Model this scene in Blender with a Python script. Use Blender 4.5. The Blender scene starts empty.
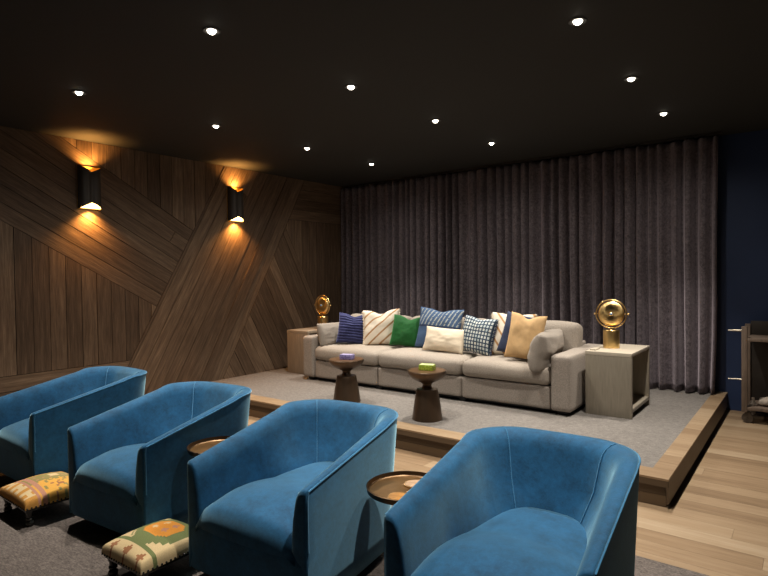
import bpy, bmesh, math, random
from mathutils import Vector, Matrix, noise as mnoise
random.seed(7)
C = bpy.context.scene.collection
PI = math.pi
R = math.radians

# ------------------------------------------------------------------ materials
class NT:
    def __init__(self, name):
        self.m = bpy.data.materials.new(name); self.m.use_nodes = True
        self.t = self.m.node_tree; self.b = self.t.nodes['Principled BSDF']
    def n(self, typ, **kw):
        nd = self.t.nodes.new(typ)
        for k, v in kw.items(): setattr(nd, k, v)
        return nd
    def l(self, a, b): self.t.links.new(a, b)
    def set(self, **kw):
        for k, v in kw.items():
            self.b.inputs[k.replace('_', ' ')].default_value = v
        return self
    def coord(self, which='Object', scale=(1, 1, 1)):
        tc = self.n('ShaderNodeTexCoord'); mp = self.n('ShaderNodeMapping')
        mp.inputs['Scale'].default_value = scale
        self.l(tc.outputs[which], mp.inputs['Vector']); return mp.outputs['Vector']
    def noise(self, vec, scale, detail=4, rough=0.55):
        nz = self.n('ShaderNodeTexNoise'); nz.inputs['Scale'].default_value = scale
        nz.inputs['Detail'].default_value = detail; nz.inputs['Roughness'].default_value = rough
        if vec is not None: self.l(vec, nz.inputs['Vector'])
        return nz.outputs['Fac']
    def ramp(self, fac, stops, interp='LINEAR'):
        r = self.n('ShaderNodeValToRGB'); r.color_ramp.interpolation = interp
        e = r.color_ramp.elements
        while len(e) < len(stops): e.new(0.5)
        for el, (p, c) in zip(e, stops):
            el.position = p; el.color = (c[0], c[1], c[2], 1)
        self.l(fac, r.inputs['Fac']); return r.outputs['Color']
    def mix(self, fac, a, b, mode='MIX'):
        mx = self.n('ShaderNodeMix', data_type='RGBA', blend_type=mode)
        for sock, v in ((mx.inputs[0], fac), (mx.inputs[6], a), (mx.inputs[7], b)):
            if hasattr(v, 'links'): self.l(v, sock)
            elif isinstance(v, (int, float)): sock.default_value = v
            else: sock.default_value = (v[0], v[1], v[2], 1)
        return mx.outputs[2]
    def math(self, op, a, b=0.0, c=0.0):
        mt = self.n('ShaderNodeMath', operation=op)
        for s, v in zip(mt.inputs, (a, b, c)):
            if hasattr(v, 'links'): self.l(v, s)
            else: s.default_value = v
        return mt.outputs[0]
    def bump(self, h, strength=0.3, dist=0.005):
        bp = self.n('ShaderNodeBump'); bp.inputs['Strength'].default_value = strength
        bp.inputs['Distance'].default_value = dist
        self.l(h, bp.inputs['Height']); self.l(bp.outputs['Normal'], self.b.inputs['Normal'])
    def color(self, c):
        if hasattr(c, 'links'): self.l(c, self.b.inputs['Base Color'])
        else: self.b.inputs['Base Color'].default_value = (c[0], c[1], c[2], 1)
        return self

def plain(name, c, rough=0.6, metal=0.0, sheen=0.0, sheen_tint=None, var=0.0, vscale=30, bump=0.0, stretch=(1, 1, 1), coord='Object'):
    k = NT(name); k.set(Roughness=rough, Metallic=metal)
    if sheen:
        k.set(Sheen_Weight=sheen, Sheen_Roughness=0.35)
        st = sheen_tint or c; k.b.inputs['Sheen Tint'].default_value = (st[0], st[1], st[2], 1)
    v = k.coord(coord, stretch); f = k.noise(v, vscale)
    if var:
        lo = [x * (1 - var) for x in c]; hi = [min(1, x * (1 + var)) for x in c]
        k.color(k.ramp(f, [(0.3, lo), (0.7, hi)]))
    else: k.color(c)
    if bump: k.bump(f, bump, 0.004)
    return k.m

def velvet(name, c, sheen_c, sheen=0.8, mottle=0.35, s1=6.0):
    k = NT(name); k.set(Roughness=0.75, Sheen_Weight=sheen, Sheen_Roughness=0.42, Specular_IOR_Level=0.2)
    k.b.inputs['Sheen Tint'].default_value = (*sheen_c, 1)
    v = k.coord('Object')
    a = k.noise(v, s1, 5, 0.65); b = k.noise(v, 170, 3, 0.7)
    c_ = k.noise(v, 48, 4, 0.7)
    f = k.math('ADD', k.math('MULTIPLY', a, 0.45), k.math('ADD', k.math('MULTIPLY', b, 0.2), k.math('MULTIPLY', c_, 0.35)))
    k.color(k.ramp(f, [(0.34, [x * (1 - mottle) for x in c]), (0.66, [x * (1 + mottle) for x in c])]))
    k.bump(b, 0.25, 0.002); return k.m

def planked(name, stops, rough, grain=0.5, spec=0.5, gs=(2.0, 38.0, 1.0), bumpk=0.25):
    """wood whose grain runs along U; every plank has its own 'tint' value"""
    k = NT(name); k.set(Roughness=rough, Specular_IOR_Level=spec)
    uv = k.coord('UV', gs)
    g1 = k.noise(uv, 1.0, 6, 0.65)
    uv2 = k.coord('UV', (gs[0] * 3.0, gs[1] * 3.2, 1)); g2 = k.noise(uv2, 1.0, 3, 0.6)
    at = k.n('ShaderNodeAttribute', attribute_name='tint')
    f = k.math('ADD', k.math('MULTIPLY', at.outputs['Fac'], 1 - grain),
               k.math('MULTIPLY', k.math('ADD', k.math('MULTIPLY', g1, 0.65), k.math('MULTIPLY', g2, 0.35)), grain))
    k.color(k.ramp(f, stops))
    k.bump(g2, bumpk, 0.003); return k.m

M = {}
M['blue_velvet'] = velvet('blue_velvet', (0.0085, 0.070, 0.160), (0.48, 0.84, 1.0), 0.8, 0.45, 11)
M['blue_piping'] = velvet('blue_piping', (0.03, 0.15, 0.30), (0.5, 0.8, 1.0), 1.0, 0.2, 7)
M['drape'] = velvet('drape_velvet', (0.128, 0.108, 0.120), (0.75, 0.65, 0.72), 0.65, 0.60, 24)
M['green_velvet'] = velvet('green_velvet', (0.012, 0.095, 0.022), (0.3, 0.8, 0.35), 0.4, 0.35, 9)
M['navy_velvet'] = velvet('navy_velvet', (0.035, 0.040, 0.12), (0.45, 0.5, 0.9), 0.5, 0.2, 12)
M['navy_cloth'] = plain('navy_cloth', (0.028, 0.040, 0.085), 0.9, var=0.3, vscale=180, bump=0.2)
M['camel'] = plain('camel_cloth', (0.56, 0.36, 0.17), 0.85, sheen=0.2, var=0.1, vscale=20, bump=0.1)
M['cream'] = plain('cream_cloth', (0.70, 0.60, 0.46), 0.9, var=0.06, vscale=120, bump=0.15)
M['linen'] = plain('sofa_linen', (0.29, 0.25, 0.215), 0.95, sheen=0.15, var=0.25, vscale=120, bump=0.35)
M['linen_cushion'] = plain('cushion_linen', (0.33, 0.285, 0.24), 0.95, sheen=0.15, var=0.2, vscale=120, bump=0.3)
M['grey_linen'] = plain('grey_linen', (0.27, 0.235, 0.20), 0.95, sheen=0.15, var=0.14, vscale=200, bump=0.3)
M['black'] = plain('black_base', (0.008, 0.008, 0.009), 0.6)
M['bronze'] = plain('bronze_metal', (0.092, 0.060, 0.038), 0.34, 0.7, var=0.25, vscale=12, stretch=(1, 1, 0.3))
M['bronze_top'] = plain('bronze_top', (0.16, 0.085, 0.040), 0.42, 0.6, var=0.2, vscale=18)
M['tray'] = plain('tray_bronze', (0.30, 0.165, 0.065), 0.36, 0.85, var=0.3, vscale=14)
M['tray_dark'] = plain('tray_rim', (0.10, 0.06, 0.03), 0.36, 0.85, var=0.2, vscale=14)
M['black_bronze'] = plain('black_bronze', (0.085, 0.075, 0.068), 0.42, 0.45)
M['gold_leaf'] = plain('gold_leaf', (0.95, 0.60, 0.16), 0.35, 0.8, var=0.1, vscale=60)
M['brass'] = plain('brass', (0.90, 0.62, 0.26), 0.30, 1.0, var=0.06, vscale=10)
M['chrome'] = plain('chrome', (0.75, 0.75, 0.75), 0.15, 1.0)
M['dull_metal'] = plain('dull_metal', (0.42, 0.38, 0.30), 0.4, 0.6)
M['caster'] = plain('caster_metal', (0.13, 0.11, 0.095), 0.45, 0.5, var=0.2)
M['cart_wood'] = plain('cart_weathered_wood', (0.16, 0.115, 0.085), 0.7, var=0.3, vscale=8, stretch=(6, 6, 0.6), bump=0.2)
M['cart_dark'] = plain('cart_dark_metal', (0.05, 0.042, 0.036), 0.5, 0.6, var=0.2, vscale=10)
M['ebony'] = plain('ebony_wood', (0.012, 0.012, 0.010), 0.22, var=0.2, vscale=20)
M['ceiling'] = plain('ceiling_black', (0.018, 0.018, 0.016), 0.8)
M['blue_wall'] = plain('navy_wall_paint', (0.017, 0.036, 0.10), 0.6, var=0.08, vscale=3)
M['dark_wall'] = plain('dark_wall_paint', (0.02, 0.02, 0.024), 0.8)
M['hem'] = M['drape']
M['white_trim'] = plain('light_trim', (0.05, 0.05, 0.05), 0.5)
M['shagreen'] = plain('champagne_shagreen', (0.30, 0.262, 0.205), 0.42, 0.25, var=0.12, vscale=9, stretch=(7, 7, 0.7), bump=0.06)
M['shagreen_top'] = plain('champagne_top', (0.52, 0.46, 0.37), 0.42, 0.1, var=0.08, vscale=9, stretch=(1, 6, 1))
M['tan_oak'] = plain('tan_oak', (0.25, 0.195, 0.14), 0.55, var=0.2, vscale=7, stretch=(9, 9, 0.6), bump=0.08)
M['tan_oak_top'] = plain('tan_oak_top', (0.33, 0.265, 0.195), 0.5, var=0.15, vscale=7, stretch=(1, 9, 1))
M['agate'] = plain('agate_slice', (0.36, 0.175, 0.05), 0.25, var=0.35, vscale=45)
M['agate_pale'] = plain('agate_pale', (0.42, 0.28, 0.18), 0.22, var=0.3, vscale=35)
M['gold_edge'] = plain('gold_edge', (0.55, 0.34, 0.14), 0.3, 0.6)
M['pale_thing'] = plain('pale_cloth', (0.42, 0.36, 0.30), 0.8, var=0.2, vscale=30)

wood_dark = [(0.27, (0.040, 0.026, 0.0165)), (0.45, (0.115, 0.075, 0.048)), (0.56, (0.172, 0.116, 0.075)), (0.76, (0.37, 0.26, 0.17))]
M['wall_planks'] = planked('smoked_oak_planks', wood_dark, 0.55, 0.80, 0.35, gs=(2.2, 30.0, 1.0), bumpk=0.9)
M['wall_back'] = plain('plank_backing', (0.006, 0.004, 0.003), 0.9)
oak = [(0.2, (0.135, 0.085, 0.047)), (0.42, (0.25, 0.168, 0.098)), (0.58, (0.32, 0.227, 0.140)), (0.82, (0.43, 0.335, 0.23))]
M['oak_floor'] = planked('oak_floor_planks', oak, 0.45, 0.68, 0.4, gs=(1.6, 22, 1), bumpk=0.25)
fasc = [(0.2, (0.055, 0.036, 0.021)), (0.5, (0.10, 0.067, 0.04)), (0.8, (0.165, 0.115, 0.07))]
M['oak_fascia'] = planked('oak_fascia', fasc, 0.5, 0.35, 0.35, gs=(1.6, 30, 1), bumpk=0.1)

def carpet_mat(name, c, var, scale, rows):
    k = NT(name); k.set(Roughness=0.97, Specular_IOR_Level=0.1, Sheen_Weight=0.1)
    v = k.coord('Object'); a = k.noise(v, scale, 3, 0.7)
    v2 = k.coord('Object', (1, rows, 1)); b = k.noise(v2, scale * 0.35, 2, 0.6)
    f = k.math('ADD', k.math('MULTIPLY', a, 0.5), k.math('MULTIPLY', b, 0.5))
    k.color(k.ramp(f, [(0.33, [x * (1 - var) for x in c]), (0.67, [x * (1 + var) for x in c])]))
    k.bump(f, 0.5, 0.004); return k.m
M['carpet'] = carpet_mat('grey_carpet', (0.170, 0.155, 0.142), 0.42, 85, 2.0)
M['rug'] = carpet_mat('charcoal_rug', (0.125, 0.105, 0.094), 0.62, 115, 3.0)

def emit(name, c, s):
    k = NT(name); k.color((0, 0, 0)); k.b.inputs['Emission Color'].default_value = (*c, 1)
    k.set(Emission_Strength=s); return k.m
M['lamp_glow'] = emit('downlight_glow', (1.0, 0.90, 0.74), 14)
M['bulb'] = emit('sconce_bulb', (1.0, 0.60, 0.20), 10)

# pillow patterns (UV 0..1 over the pillow face)
def stripes_diag(name):
    k = NT(name); k.set(Roughness=0.9)
    tc = k.n('ShaderNodeTexCoord'); sp = k.n('ShaderNodeSeparateXYZ'); k.l(tc.outputs['UV'], sp.inputs[0])
    return k, sp
k, sp = stripes_diag('cream_tan_stripes_up')
d = k.math('SUBTRACT', sp.outputs[1], k.math('MULTIPLY', sp.outputs[0], 0.85))
d = k.math('FRACT', k.math('MULTIPLY', k.math('ADD', d, 1.06), 3.6))
k.color(k.ramp(d, [(0.0, (0.74, 0.66, 0.54)), (0.36, (0.74, 0.66, 0.54)), (0.37, (0.40, 0.22, 0.10)), (0.57, (0.40, 0.22, 0.10)), (0.58, (0.74, 0.66, 0.54))], 'CONSTANT'))
M['stripe_up'] = k.m
k, sp = stripes_diag('cream_tan_stripes_down')
d = k.math('ADD', sp.outputs[1], k.math('MULTIPLY', sp.outputs[0], 1.25))
d = k.math('FRACT', k.math('MULTIPLY', k.math('ADD', d, 0.02), 3.0))
k.color(k.ramp(d, [(0.0, (0.74, 0.66, 0.54)), (0.42, (0.46, 0.25, 0.10)), (0.64, (0.74, 0.66, 0.54))], 'CONSTANT'))
M['stripe_down'] = k.m
k, sp = stripes_diag('denim_stitched')
w = k.math('FRACT', k.math('MULTIPLY', k.math('ADD', sp.outputs[0], k.math('MULTIPLY', sp.outputs[1], -0.35)), 11.0))
nz = k.noise(k.coord('UV', (14, 30, 1)), 1.0, 3)
ln = k.math('MULTIPLY', k.math('LESS_THAN', w, 0.34), k.math('GREATER_THAN', nz, 0.43))
up = k.math('MULTIPLY', k.math('GREATER_THAN', sp.outputs[1], 0.55), k.math('LESS_THAN', sp.outputs[1], 0.97))
up = k.math('MULTIPLY', up, k.math('GREATER_THAN', sp.outputs[0], 0.05))
base = k.ramp(k.noise(k.coord('UV', (90, 90, 1)), 1.0, 3), [(0.3, (0.035, 0.075, 0.16)), (0.7, (0.07, 0.13, 0.25))])
band = k.math('MULTIPLY', k.math('GREATER_THAN', sp.outputs[1], 0.50), k.math('LESS_THAN', sp.outputs[1], 0.55))
base = k.mix(band, base, (0.02, 0.04, 0.095))
k.color(k.mix(k.math('MULTIPLY', ln, up), base, (0.36, 0.39, 0.38)))
M['denim'] = k.m
k, sp = stripes_diag('blue_white_check')
br = k.n('ShaderNodeTexBrick'); br.offset = 0.0; br.squash = 1.0
br.inputs['Color1'].default_value = (0.66, 0.67, 0.62, 1); br.inputs['Color2'].default_value = (0.42, 0.50, 0.52, 1)
br.inputs['Mortar'].default_value = (0.028, 0.055, 0.095, 1); br.inputs['Scale'].default_value = 1.0
br.inputs['Mortar Size'].default_value = 0.018; br.inputs['Brick Width'].default_value = 0.088; br.inputs['Row Height'].default_value = 0.10
k.l(k.coord('UV'), br.inputs['Vector']); k.color(br.outputs['Color'])
M['check'] = k.m
def box_pattern(name, a, b, sc):
    k = NT(name); k.set(Roughness=0.5)
    vo = k.n('ShaderNodeTexVoronoi'); vo.inputs['Scale'].default_value = sc
    k.l(k.coord('Object'), vo.inputs['Vector'])
    k.color(k.ramp(vo.outputs['Distance'], [(0.0, a), (0.38, a), (0.46, b)])); return k.m
M['lilac_box'] = box_pattern('lilac_print', (0.10, 0.085, 0.26), (0.26, 0.23, 0.46), 65)
M['lilac_top'] = plain('lilac_top', (0.36, 0.32, 0.52), 0.5, var=0.1)
M['lime_box'] = box_pattern('lime_print', (0.42, 0.52, 0.06), (0.26, 0.36, 0.03), 60)
M['lime_top'] = plain('lime_top', (0.62, 0.72, 0.30), 0.5, var=0.1)
k = NT('kilim_weave'); k.set(Roughness=0.95)
at = k.n('ShaderNodeAttribute', attribute_name='tint')
nz = k.noise(k.coord('Object'), 260, 3, 0.7)
k.color(k.mix(0.55, at.outputs['Color'], k.ramp(nz, [(0.3, (0.55, 0.55, 0.55)), (0.7, (1, 1, 1))]), 'MULTIPLY'))
k.bump(nz, 0.4, 0.003); M['kilim'] = k.m

# ------------------------------------------------------------------ mesh helpers
def link(name, bm, mat, parent=None, smooth=True, loc=None, auto=35):
    me = bpy.data.meshes.new(name)
    bmesh.ops.recalc_face_normals(bm, faces=bm.faces)
    bm.to_mesh(me); bm.free()
    for f in me.polygons: f.use_smooth = smooth
    o = bpy.data.objects.new(name, me); C.objects.link(o)
    me.materials.append(mat)
    if smooth and auto: me.set_sharp_from_angle(angle=R(auto))
    if parent: o.parent = parent
    if loc is not None: o.location = loc
    return o
def tag(o, label, cat, group=None):
    o['label'] = label; o['category'] = cat
    if group: o['group'] = group
    return o
def thing(name, label, cat, loc=(0, 0, 0), rz=0, group=None):
    o = bpy.data.objects.new(name, None); C.objects.link(o)
    o.empty_display_size = 0.1
    o.location = loc; o.rotation_euler = (0, 0, rz)
    return tag(o, label, cat, group)
def struct(o): o['kind'] = 'structure'; return o
def copy_tree(root, loc, rz, label, group=None):
    r = root.copy(); C.objects.link(r); r.location = loc; r.rotation_euler = (0, 0, rz)
    r['label'] = label
    if group: r['group'] = group
    for ch in list(root.children):
        c = ch.copy(); C.objects.link(c); c.parent = r
        for g in list(ch.children):
            d = g.copy(); C.objects.link(d); d.parent = c
    return r
def box(bm, x0, y0, z0, x1, y1, z1, bev=0.0, seg=2):
    g = bmesh.ops.create_cube(bm, size=1.0)
    vs = g['verts']
    for v in vs:
        v.co = Vector((x0 + (v.co.x + .5) * (x1 - x0), y0 + (v.co.y + .5) * (y1 - y0), z0 + (v.co.z + .5) * (z1 - z0)))
    if bev:
        es = list({e for v in vs for e in v.link_edges})
        bmesh.ops.bevel(bm, geom=es, offset=bev, segments=seg, profile=0.6, affect='EDGES')
    return bm
def boxobj(name, dims, mat, parent=None, bev=0.0, seg=2, smooth=True):
    bm = bmesh.new(); box(bm, *dims, bev, seg); return link(name, bm, mat, parent, smooth)
def lathe(bm, prof, n=40, c=(0, 0, 0)):
    rings = []
    for r, z in prof:
        if r < 1e-6: rings.append([bm.verts.new((c[0], c[1], c[2] + z))])
        else: rings.append([bm.verts.new((c[0] + r * math.cos(2 * PI * i / n), c[1] + r * math.sin(2 * PI * i / n), c[2] + z)) for i in range(n)])
    for a, b in zip(rings, rings[1:]):
        for i in range(n):
            j = (i + 1) % n
            if len(a) == 1 and len(b) == 1: continue
            if len(a) == 1: bm.faces.new((a[0], b[i], b[j]))
            elif len(b) == 1: bm.faces.new((a[i], a[j], b[0]))
            else: bm.faces.new((a[i], a[j], b[j], b[i]))
    return bm
def tube(bm, pts, r, n=8, closed=False, caps=True):
    pts = [Vector(p) for p in pts]; rings = []; N = len(pts); prev = None
    for i, p in enumerate(pts):
        if closed: t = pts[(i + 1) % N] - pts[i - 1]
        else: t = pts[min(i + 1, N - 1)] - pts[max(i - 1, 0)]
        t.normalize()
        if prev is None:
            a = t.orthogonal().normalized()
        else:
            a = (prev - t * prev.dot(t)).normalized()
        prev = a; b = t.cross(a)
        rr = r(i / (N - 1)) if callable(r) else r
        rings.append([bm.verts.new(p + (a * math.cos(2 * PI * k / n) + b * math.sin(2 * PI * k / n)) * rr) for k in range(n)])
    rng = range(N) if closed else range(N - 1)
    for i in rng:
        a, b = rings[i], rings[(i + 1) % N]
        for k in range(n):
            bm.faces.new((a[k], a[(k + 1) % n], b[(k + 1) % n], b[k]))
    if caps and not closed:
        bm.faces.new(rings[0]); bm.faces.new(rings[-1][::-1])
    return bm
def xf(bm, mtx, verts=None):
    bmesh.ops.transform(bm, matrix=mtx, verts=verts or bm.verts[:]); return bm

# plank fields -------------------------------------------------------------
def clip(poly, n, d):
    """keep the side where n.p <= d"""
    out = []
    for i in range(len(poly)):
        a, b = poly[i], poly[(i + 1) % len(poly)]
        da = n[0] * a[0] + n[1] * a[1] - d; db = n[0] * b[0] + n[1] * b[1] - d
        if da <= 0: out.append(a)
        if (da < 0 < db) or (db < 0 < da):
            t = da / (da - db); out.append((a[0] + (b[0] - a[0]) * t, a[1] + (b[1] - a[1]) * t))
    return out
def plank_field(bm, region, ang, width, place, lens=(9, 9), off=0.0, gap=0.0055, thick=(0.0075, 0.0150), rnd=None, tint=(0, 1)):
    """fill a convex 2D region with planks along direction ang; place(a, b, h) -> 3D point"""
    rnd = rnd or random
    uvl = bm.loops.layers.uv.verify()
    tl = bm.faces.layers.float.get('tintf') or bm.faces.layers.float.new('tintf')
    u = (math.cos(ang), math.sin(ang)); v = (-u[1], u[0])
    us = [p[0] * u[0] + p[1] * u[1] for p in region]; vs = [p[0] * v[0] + p[1] * v[1] for p in region]
    k0 = math.floor((min(vs) - off) / width); k1 = math.ceil((max(vs) - off) / width)
    for k in range(k0, k1):
        a = min(us) - rnd.uniform(0, lens[0])
        while a < max(us):
            L = rnd.uniform(*lens); b = a + L
            lo = off + k * width + gap / 2; hi = off + (k + 1) * width - gap / 2
            poly = [(u[0] * s + v[0] * t, u[1] * s + v[1] * t) for s, t in ((a + gap / 2, lo), (b - gap / 2, lo), (b - gap / 2, hi), (a + gap / 2, hi))]
            # clip with the region's edges
            for i in range(len(region)):
                p, q = region[i], region[(i + 1) % len(region)]
                nrm = (q[1] - p[1], -(q[0] - p[0])); ln = math.hypot(*nrm)
                nrm = (nrm[0] / ln, nrm[1] / ln)
                poly = clip(poly, nrm, nrm[0] * p[0] + nrm[1] * p[1] - gap / 2)
                if len(poly) < 3: break
            if len(poly) >= 3:
                tv = rnd.uniform(*tint); ou = rnd.uniform(0, 50); ov = rnd.uniform(0, 50); h = rnd.uniform(*thick)
                # inset top for a small eased edge
                cx = sum(p[0] for p in poly) / len(poly); cy = sum(p[1] for p in poly) / len(poly)
                base = [bm.verts.new(place(p[0], p[1], 0)) for p in poly]
                top = [bm.verts.new(place(p[0], p[1], h)) for p in poly]
                n = len(poly)
                try:
                    fs = [bm.faces.new(top)]
                    for i in range(n): fs.append(bm.faces.new((base[i], base[(i + 1) % n], top[(i + 1) % n], top[i])))
                except ValueError:
                    a = b; continue
                xy = {}
                for vtx, p in list(zip(base, poly)) + list(zip(top, poly)): xy[vtx] = p
                for f in fs:
                    f[tl] = tv
                    for lp in f.loops:
                        p = xy[lp.vert]
                        lp[uvl].uv = (p[0] * u[0] + p[1] * u[1] + ou, p[0] * v[0] + p[1] * v[1] + ov)
            a = b
def finish_planks(name, bm, mat, parent=None):
    bmesh.ops.recalc_face_normals(bm, faces=bm.faces)
    tl = bm.faces.layers.float['tintf']; vals = [f[tl] for f in bm.faces]
    o = link(name, bm, mat, parent, smooth=False)
    at = o.data.attributes.new('tint', 'FLOAT', 'FACE')
    at.data.foreach_set('value', vals)
    return o

# ------------------------------------------------------------------ camera
F_PX, YAW, PITCH, ROLL, CX, CZ = 554.48, -0.6547, 0.0204, -0.0137, 5.7074, 1.4099
fwd = Vector((math.sin(YAW) * math.cos(PITCH), math.cos(YAW) * math.cos(PITCH), -math.sin(PITCH)))
rgt = Vector((math.cos(YAW), -math.sin(YAW), 0)); up = rgt.cross(fwd)
r2 = rgt * math.cos(ROLL) + up * math.sin(ROLL); u2 = -rgt * math.sin(ROLL) + up * math.cos(ROLL)
cam = bpy.data.cameras.new('camera'); cam.sensor_width = 36; cam.lens = F_PX * 36 / 768
co = bpy.data.objects.new('camera', cam); C.objects.link(co)
co.matrix_world = Matrix(((r2.x, u2.x, -fwd.x, CX), (r2.y, u2.y, -fwd.y, 0), (r2.z, u2.z, -fwd.z, CZ), (0, 0, 0, 1)))
bpy.context.scene.camera = co

# ------------------------------------------------------------------ room shell
X1, Y0, Y1, H, PL = 7.6, -2.3, 6.62, 2.80, 0.18
PF, PR = 3.613, 5.045        # platform front and right edges
# left wall: planks in crossing bands over a dark backing
bm = bmesh.new()
wl = lambda a, b, h: (h - 0.013, a, b)
m1, m2, mE = -0.577, 1.80, -1.88
L1u = lambda y: 2.49 + m1 * (y - 2.9)
L1l = lambda y: 1.53 + m1 * (y - 2.6)
L2l = lambda y: 1.64 + m2 * (y - 3.61)
L2r = lambda y: 1.63 + m2 * (y - 4.97)
def halfplane(poly, m, c, above):
    # line z = m*y + c
    n = (m, -1) if above else (-m, 1); d = -c if above else c
    return clip(poly, n, d)
full = [(Y0, 0), (Y1, 0), (Y1, H), (Y0, H)]
c1u, c1l, c2l, c2r, cE = 2.49 - m1 * 2.9, 1.53 - m1 * 2.6, 1.64 - m2 * 3.61, 1.63 - m2 * 4.97, 1.60 - mE * 5.5
leftp = halfplane(full, m2, c2l, True)
rightp = halfplane(full, m2, c2r, False)
regF = halfplane(leftp, m1, c1u, True)
regA = halfplane(halfplane(leftp, m1, c1u, False), m1, c1l, True)
regB = clip(halfplane(leftp, m1, c1l, False), (0, -1), -0.56)
regG = clip(leftp, (0, 1), 0.56)
regC = halfplane(halfplane(full, m2, c2l, False), m2, c2r, True)
regH = clip(rightp, (0, -1), -2.22)
rl = clip(rightp, (0, 1), 2.22)
regD = halfplane(rl, mE, cE, True); regE = halfplane(rl, mE, cE, False)
rw = random.Random(3)
def ccw(p):
    a = sum(p[i][0] * p[(i + 1) % len(p)][1] - p[(i + 1) % len(p)][0] * p[i][1] for i in range(len(p)))
    return p if a > 0 else p[::-1]
W = 0.1455
plank_field(bm, ccw(regF), PI / 2, W, wl, (25, 30), off=-2.952, rnd=rw)
plank_field(bm, ccw(regA), math.atan(m1), W * 0.97, wl, (25, 30), off=math.cos(math.atan(m1)) * c1l, rnd=rw)
plank_field(bm, ccw(regB), PI / 2, W, wl, (25, 30), off=-1.947, rnd=rw)
plank_field(bm, ccw(regG), 0, 0.14, wl, (25, 30), off=0, rnd=rw)
plank_field(bm, ccw(regC), math.atan(m2), W, wl, (25, 30), off=math.cos(math.atan(m2)) * c2r, rnd=rw)
plank_field(bm, ccw(regH), 0, W, wl, (25, 30), off=2.22, rnd=rw)
plank_field(bm, ccw(regD), PI / 2, W, wl, (25, 30), off=-5.4, rnd=rw)
plank_field(bm, ccw(regE), math.atan(mE), W, wl, (25, 30), off=0, rnd=rw)
wall_left = struct(finish_planks('wall_left', bm, M['wall_planks']))
wb = boxobj('backing', (-0.12, Y0, 0, -0.012, Y1, H), M['wall_back'], wall_left, smooth=False)
wb['label'] = 'dark board behind the plank joints'

struct(boxobj('wall_back', (-0.12, Y1, -0.1, X1, Y1 + 0.12, H), M['blue_wall'], smooth=False))
struct(boxobj('wall_right', (X1, Y0, -0.1, X1 + 0.12, Y1 + 0.12, H), M['blue_wall'], smooth=False))
struct(boxobj('wall_front', (-0.12, Y0 - 0.12, -0.1, X1 + 0.12, Y0, H), M['dark_wall'], smooth=False))
struct(boxobj('ceiling', (-0.12, Y0 - 0.12, H, X1 + 0.12, Y1 + 0.12, H + 0.1), M['ceiling'], smooth=False))
# floor: oak planks running across the room
bm = bmesh.new()
fl = lambda a, b, h: (a, b, h - 0.012)
plank_field(bm, [(0, Y0), (X1, Y0), (X1, Y1), (0, Y1)], 0, 0.14, fl, (1.1, 2.2), off=0.05, gap=0.0012, thick=(0.0118, 0.0122), rnd=random.Random(11))
floor = struct(finish_planks('floor', bm, M['oak_floor']))
boxobj('subfloor', (-0.12, Y0, -0.1, X1, Y1, -0.0121), M['wall_back'], floor, smooth=False)

# platform at the back of the room
plat = bpy.data.objects.new('platform', None); C.objects.link(plat); struct(plat)
plat['label'] = 'low carpeted platform with oak nosing below the sofa'
bm = bmesh.new()
box(bm, 0.0, PF + 0.165, 0.02, PR - 0.118, Y1, PL - 0.002, 0.0)
link('carpet', bm, M['carpet'], plat, smooth=False)
bm = bmesh.new()
ps = lambda a, b, h: (a, b, PL - 0.012 + h)
rp = random.Random(5)
plank_field(bm, [(0, PF), (PR, PF), (PR, PF + 0.17), (0, PF + 0.17)], 0, 0.17, ps, (1.4, 2.2), off=PF, gap=0.0008, thick=(0.0122, 0.0124), rnd=rp, tint=(0.2, 0.9))
plank_field(bm, [(PR - 0.122, PF + 0.17), (PR, PF + 0.17), (PR, Y1), (PR - 0.122, Y1)], 0, 0.16, ps, (2, 3), off=PF + 0.17, gap=0.0015, thick=(0.0120, 0.0124), rnd=rp, tint=(0.1, 0.95))
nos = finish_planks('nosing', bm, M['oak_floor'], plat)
bm = bmesh.new()
pf_ = lambda a, b, h: (a, PF + 0.013 - h, b)
plank_field(bm, [(0, 0.129), (PR - 0.001, 0.129), (PR - 0.001, 0.167), (0, 0.167)], 0, 0.05, pf_, (2, 3), off=0.125, gap=0.0, thick=(0.012, 0.012), rnd=rp, tint=(0.35, 0.5))
pg_ = lambda a, b, h: (a, PF + 0.040 - h, b)
plank_field(bm, [(0, 0.070), (PR - 0.02, 0.070), (PR - 0.02, 0.119), (0, 0.119)], 0, 0.06, pg_, (2, 3), off=0.065, gap=0.0, thick=(0.012, 0.012), rnd=rp, tint=(0.1, 0.25))
plank_field(bm, [(0, 0.001), (PR - 0.02, 0.001), (PR - 0.02, 0.068), (0, 0.068)], 0, 0.08, pg_, (2, 3), off=0.0, gap=0.0, thick=(0.012, 0.012), rnd=rp, tint=(0.8, 1))
pr_ = lambda a, b, h: (PR - 0.013 + h, a, b)
plank_field(bm, [(PF + 0.0005, 0.03), (Y1, 0.03), (Y1, 0.167), (PF + 0.0005, 0.167)], 0, 0.15, pr_, (2.5, 3.5), off=0.02, gap=0.0, thick=(0.012, 0.012), rnd=rp, tint=(0.2, 0.5))
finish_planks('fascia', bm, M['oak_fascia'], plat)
bm = bmesh.new(); box(bm, 0.0, PF + 0.045, 0.0, PR - 0.035, Y1, PL - 0.02)
link('core', bm, M['black'], plat, smooth=False)

# rug under the armchairs
tag(boxobj('area_rug', (0.35, -1.9, 0.0005, 5.95, 2.912, 0.011), M['rug'], None, 0.004, 2), 'charcoal woven rug lying under the blue armchairs', 'rug')

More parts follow.
